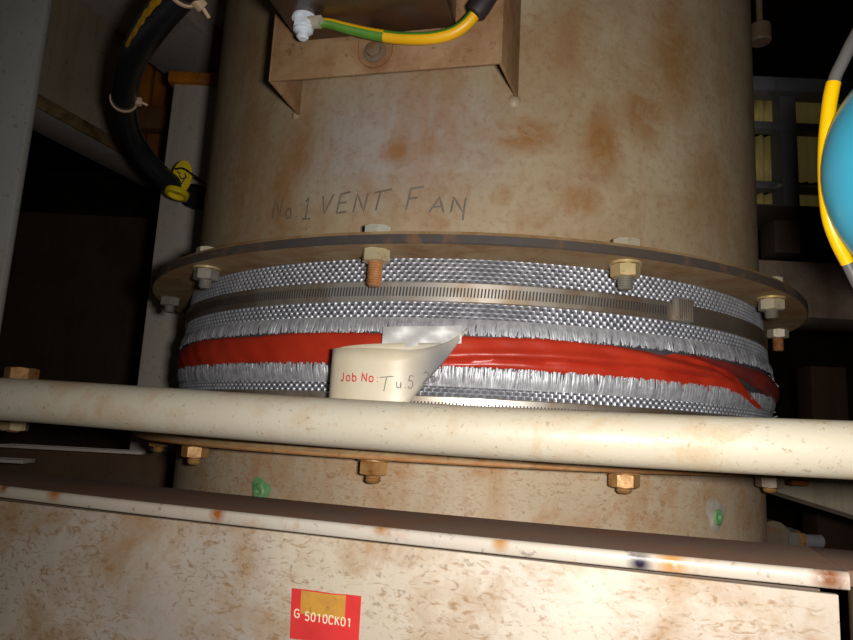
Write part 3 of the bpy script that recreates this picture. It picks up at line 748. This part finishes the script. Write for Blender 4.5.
hs_ = thing('black_hose', 'thick black flexible hose hanging in a curve at the upper left', 'hose', at(125, 100, .59))
hp_ = smooth_path([at(x, y, d) for x, y, d in hz_], 8)
b = MB(); b.tube(hp_, .0097, 24); b.build('hose_tube', MAT['hose'], hs_)
b = MB(); pts = []
for k in range(13, 29):
    T = (hp_[k+1]-hp_[k-1]).normalized(); to = (CAM-hp_[k]).normalized(); sd = T.cross(to).normalized(); sd = sd if sd.dot(-_r) > 0 else -sd
    to = sd.cross(T).normalized(); to = to if to.dot(-_w) > 0 else -to
    pts.append((sd, to, hp_[k]))
rows = [[q+(sd*math.cos(a)+to*math.sin(a))*.0100 for a in (.60+.10*i/15+.05*math.sin(i*2.9), .80, .95, 1.22-.26*i/15+.05*math.sin(i*3.7))] for i, (sd, to, q) in enumerate(pts)]
b.grid(rows); o = b.build('paint_mark', MAT['hose_paint'], hs_); o['label'] = 'flaking yellow stripe on the hose'
def tie(k, knob_side, lab):
    T = (hp_[k+1]-hp_[k-1]).normalized(); o = thing('cable_tie', lab, 'cable tie', hp_[k]+Vector((0, 0, 0)))
    b = MB(); b.lathe([(.0098, -.0011), (.0108, -.0011), (.0108, .0011), (.0098, .0011), (.0098, -.0011)], hp_[k], T, 28, caps=False); b.build('strap', MAT['tie'], o)
    to = (CAM-hp_[k]).normalized(); sd = T.cross(to).normalized(); sd = sd if sd.dot(_r) > 0 else -sd
    p = hp_[k]+sd*.0100*knob_side+to*.0052; b = MB(); b.box(p, T, sd, T.cross(sd), .0028, .0036, .0030, .0010); b.tube([p+sd*.003, p+sd*.008-Z*.002], .0011, 8); b.build('tie_head', MAT['tie'], o)
tie(40, 1, 'pale cable tie round the middle of the black hose'); tie(14, 1, 'pale cable tie round the black hose at the top edge of the picture')
# gland and yellow label disc where the hose meets the post
gp = hp_[-1]
ge = thing('hose_fitting', 'black hose fitting with a yellow ring where the hose meets the pale post', 'fitting', gp)
Tn = (hp_[-1]-hp_[-4]).normalized()
b = MB(); b.lathe([(.0110, -.004), (.0125, -.003), (.0125, .008), (.0115, .010), (.0115, .018)], gp-Tn*.004, Tn, 16); b.build('fitting_body', MAT['black'], ge, 30)
b = MB(); rp = at(177, 193.5, .640); b.lathe([(.0080, -.003), (.0112, -.0025), (.0118, 0), (.0112, .0025), (.0080, .003)], rp, (Z*.9+Tn*.35+_w*-.2).normalized(), 24, caps=False); b.build('yellow_ring', MAT['yellow_tag'], ge)
dt = thing('yellow_disc', 'oval yellow marker tag with black scrawl hanging at the hose end', 'tag', at(182, 178, .655))
dc = at(182.5, 177, .655); b = MB(); uu = (_r*.97+_u*-.2).normalized(); vv = (_u*.97+_r*.2).normalized(); wn_ = uu.cross(vv)
b.prism([dc+uu*.0098*math.cos(2*PI*k/24)+vv*.0165*math.sin(2*PI*k/24) for k in range(24)], wn_*.0014); b.build('disc', MAT['yellow_tag'], dt, 0)
b = MB(); strokes(b, [[(-.5, -.1), (.1, -.5), (.4, .1)], [(-.3, .05), (.0, -.15), (.3, -.05)], [(.2, .25), (.5, .0)], [(-.6, .3), (-.2, .15)]], lambda u, v: (dc+uu*.0098*u*1.0+vv*.0150*v+wn_*.0016, wn_), .0012); b.build('scrawl', MAT['black'], dt)
b = MB(); b.tube(smooth_path([dc-uu*.008+vv*.006+wn_*.002, dc+vv*.008+wn_*.0028, dc+uu*.010+vv*.004+wn_*.002, dc+uu*.022-vv*.002-wn_*.02], 5), .0011, 8); b.build('binding_wire', MAT['black'], dt)

# ------------------------------------------------------------------ left background: girder, soffits, timber
hG = .34
g0, g1 = at_z(20, 98, hG), at_z(165, 178, hG); gd = H(g1-g0); g0 = g0-gd*.5
gb = Z.cross(gd); gb = gb if gb.dot(_w) > 0 else -gb
def web_z(x, y):
    d = _w + (x-426.5)/FPX*_r - (y-320)/FPX*_u; return (CAM + d*((g1-CAM).dot(gb)/d.dot(gb)))
zs_ = web_z(112, 27).z; gw = web_z(129, 100)
gi = thing('steel_girder', 'grey-brown steel girder with a rusty lower edge slanting across the upper left', 'girder', Vector((g0.x, g0.y, hG)))
L_ = (gw-g0).dot(gd); m_ = g0+gd*L_/2
b = MB(); b.box(Vector((m_.x, m_.y, (hG+.012+zs_)/2))+gb*.006, gd, gb, Z, L_/2, .006, (zs_-hG-.012)/2, .001); b.build('girder_web', MAT['girder'], gi)
far = at_z(95, 162, hG); wdt = (far-g0).dot(gb); L2 = (g1-g0).length+.02; m_ = g0+gd*L2/2+gb*wdt/2
b = MB(); b.box(Vector((m_.x, m_.y, hG+.006)), gd, gb, Z, L2/2, wdt/2, .006, .001); b.build('lower_flange', MAT['soffit'], gi)
b = MB(); m_ = g0+gd*L2/2-gb*.002; b.box(Vector((m_.x, m_.y, hG+.007)), gd, gb, Z, L2/2, .002, .008, .001); o = b.build('rusty_edge', MAT['girder_edge'], gi); o['label'] = 'flaking brown rusty edge strip'
# soffit plates above, meeting the girder's top
for nm_, off0, off1, dz, lab in (('soffit_plate', -.115, .012, 0, 'grey soffit plate along the top of the girder, the lower one'), ('soffit_plate', -.21, -.116, .02, 'grey soffit plate nearest the duct, the higher one')):
    L3 = 1.0; m_ = g0+gd*(L3/2)+gb*(off0+off1)/2
    b = MB(); b.box(Vector((m_.x, m_.y, zs_+dz+.012)), gd, gb, Z, L3/2, (off1-off0)/2, .012, .001)
    if nm_: tag(b.build(nm_, MAT['soffit']), lab, 'plate', 'soffit plates at the upper left')
# timber boards and rail behind
tb = thing('timber_partition', 'orange-brown timber partition of upright boards glimpsed between hose and pale post', 'partition', at(155, 165, 1.05))
for x0, x1, dd, mt in ((116, 135, 0, 'timber_rail'), (136, 148, .01, 'timber'), (151, 164, 0, 'timber'), (166, 180, .012, 'timber_rail'), (181, 200, 0, 'timber')):
    pA, pB = at(x0, 120, 1.12+dd), at(x1, 120, 1.12+dd); c = (pA+pB)/2; w_ = (pB-pA).length/2
    b = MB(); b.box(Vector((c.x, c.y, (.405+CEIL)/2)), hd, Z.cross(hd), Z, w_, .008, (CEIL-.405)/2, .002); b.build('board', MAT[mt], tb)
pA, pB = at(112, 118, 1.09), at(200, 122, 1.09); c = (pA+pB)/2; b = MB(); b.box(c, hd, Z.cross(hd), Z, (pB-pA).length/2, .012, .020, .002); o = b.build('cross_rail', MAT['timber_rail'], tb)
# low brown sheet and ledges seen through the gap under the pipe, left
def upright(name, x0, x1, y0, y1, d, mat, label, cat, thick=.02, down=False, group=None):
    pA, pB = at(x0, y0, d), at(x1, y1, d); c = (pA+pB)/2; zt = max(pA.z, pB.z); zb = FLOOR if down else min(pA.z, pB.z)
    w_ = abs((pB-pA).dot(hd))/2
    b = MB(); b.box(Vector((c.x, c.y, (zt+zb)/2)), hd, Z.cross(hd), Z, w_, thick/2, (zt-zb)/2, min(.002, thick*.2))
    return tag(b.build(name, mat), label, cat, group)
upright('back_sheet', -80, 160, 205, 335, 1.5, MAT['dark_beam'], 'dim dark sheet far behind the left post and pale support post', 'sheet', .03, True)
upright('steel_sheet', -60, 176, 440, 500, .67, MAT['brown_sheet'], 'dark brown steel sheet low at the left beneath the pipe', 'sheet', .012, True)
upright('ledge_bar', 4, 146, 446, 452, .62, MAT['soffit'], 'long thin grey ledge bar at the left in the gap under the pipe', 'bar', .02)
upright('ledge_bar', -40, 30, 457, 462, .58, MAT['far_post'], 'short thin pale ledge bar at the far left under the pipe', 'bar', .02)
# clamp bolt behind the pipe at the far left
p = at(18, 399, .42); lb = thing('lug_bolt', 'rusty hex bolt above and below the pipe at the far left', 'bolt', p-Z*.017)
b = MB(); hexa(b, p+Z*.011, Z, .017, .009, .4); b.build('bolt_head', rn, lb, 25)
b = MB(); hexa(b, p-Z*.011, -Z, .015, .0090, .2); b.build('nut', br, lb, 25)
b = MB(); thread(b, p+Z*.011, -Z, .0045, .032); b.build('threaded_shank', rt, lb, 25)
b = MB(); b.box(p-hd*.06, hd, Z.cross(hd), Z, .075, .014, .0105, .001); tag(b.build('lug_plate', MAT['girder']), 'thick steel lug hidden behind the left end of the pipe', 'lug')

# ------------------------------------------------------------------ right background: window, beam, lower parts
wz = .92
def bar(mb, x0, y0, x1, y1, d, t=.012, bev=.0015):
    pA, pB = at((x0+x1)/2, y0, d), at((x0+x1)/2, y1, d); c = (pA+pB)/2
    mb.box(c, hd, Z.cross(hd), Z, (x1-x0)/2/FPX*d, t/2, abs(pA.z-pB.z)/2, bev)
wn = thing('window_1', 'barred window with ribbed yellowish panes beyond the right of the duct', 'window', at(800, 150, wz)); struct(wn)
del wn['label']; del wn['category']
for (x0, x1) in ((700, 776), (792, 868)):
    for (y0, y1) in ((97, 125), (133, 184), (192, 212)):
        pA, pB = at((x0+x1)/2, y0, wz+.02), at((x0+x1)/2, y1, wz+.02); wx = (x1-x0)/2/FPX*wz; n = 40
        b = MB(); c = (pA+pB)/2
        rows = [[Vector((c.x, c.y, z)) + hd*(-wx+2*wx*k/n) + Z.cross(hd)*(.004*math.cos(k*PI/2.5)) for k in range(n+1)] for z in (pA.z, pB.z)]
        b.grid(rows); o = b.build('pane', MAT['pane'], wn); sm = o.modifiers.new('thickness', 'SOLIDIFY'); sm.thickness = .003
for nm_, r_ in (('mullion', (776, 92, 792, 214)), ('transom', (696, 125, 872, 133)), ('transom', (696, 184, 872, 192)), ('head_rail', (690, 82, 876, 97)), ('bottom_rail', (690, 210, 876, 218)), ('stile', (690, 82, 702, 218)), ('stile', (868, 82, 880, 218))):
    b = MB(); bar(b, *r_, wz, .03 if nm_ != 'transom' else .02); b.build(nm_, MAT['frame'], wn)
b = MB(); bar(b, 776, 187, 868, 190.5, wz-.014, .012, .001); b.build('glazing_bar', MAT['far_post'], wn)
upright('dark_ledge', 640, 900, 212, 224, .90, MAT['dark_beam'], 'dark narrow sill ledge under the barred window', 'ledge', .10)
upright('switch_box', 768, 792, 222, 258, .92, MAT['dark_beam'], 'small dark block under the window ledge at the right', 'box', .04)
upright('cross_beam', 650, 960, 263, 334, .84, MAT['cross_beam'], 'wide brown-grey beam at the right behind the upper flange', 'beam', .10)
upright('timber_stud', 808, 838, 366, 470, 1.25, MAT['brown_sheet'], 'brown timber stud low at the right behind the cloth collar', 'stud', .05, True)
pbt = at(760, 34, .62); b = MB(); b.lathe([(.0085, -.009), (.0098, -.0075), (.0098, .0075), (.0085, .009)], pbt, Z, 20)
b2 = thing('hanging_bush', 'small pinkish grey cylinder on a rod high at the right edge of the duct', 'fitting', pbt); b.build('bush', MAT['dull'], b2)
b = MB(); b.tube([pbt+Z*.008, Vector((pbt.x, pbt.y, CEIL))], .0030, 10); b.build('rod', MAT['dull'], b2)
# brace behind, lower right
pA, pB = at(735, 481, .66), at(900, 532, .62); b = MB()
d = (pB-pA).normalized(); s_ = d.cross(Z).normalized(); n_ = s_.cross(d)
tq = thing('angled_brace', 'dark sloping steel brace low at the right between pipe and casing', 'brace', pA)
b.box((pA+pB)/2+n_*.020+d*.05, d, s_, n_, (pB-pA).length/2+.06, .004, .019, .001); b.build('brace_web', MAT['girder'], tq)
b = MB(); b.box((pA+pB)/2+d*.05+s_*0, d, s_, n_, (pB-pA).length/2+.06, .012, .002, .0008); b.build('brace_foot', MAT['dark_beam'], tq)
upright('timber_wedge', 789, 807, 479, 486, .56, MAT['timber'], 'small orange scrap under the pipe at the right', 'wedge', .01)
# clevis lug with bolt at the right of the lower duct
lp = at(770, 546, .55); cl = thing('pipe_lug', 'rounded grey lug with a sideways bolt at the lower right of the duct', 'lug', lp)
b = MB(); out = [lp+hd*.0105*math.cos(a)+Z*(.013+.0105*math.sin(a)*.8) for a in [PI*k/12 for k in range(13)]] + [lp-hd*.0105-Z*.10, lp+hd*.0105-Z*.10]
b.prism([q - Z.cross(hd)*.008 for q in out], Z.cross(hd)*.016); b.build('lug_body', MAT['dull'], cl, 40)
bx = lp+hd*.0105+Z*.006; b = MB(); b.lathe([(.0115, 0), (.0115, .002)], bx, hd, 20); b.build('washer', MAT['grey_nut'], cl)
b = MB(); hexa(b, bx+hd*.002, hd, .017, .008, .3); b.build('nut', MAT['grey_nut'], cl, 25)
b = MB(); b.lathe([(.0085, .010), (.0085, .0125)], bx, hd, 16); hexa(b, bx+hd*.0125, hd, .013, .0045, .1); b.build('lock_nut', MAT['rust_nut'], cl, 25)
b = MB(); thread(b, bx+hd*.012, hd, .0052, .022); b.build('threaded_end', MAT['frame'], cl, 25)
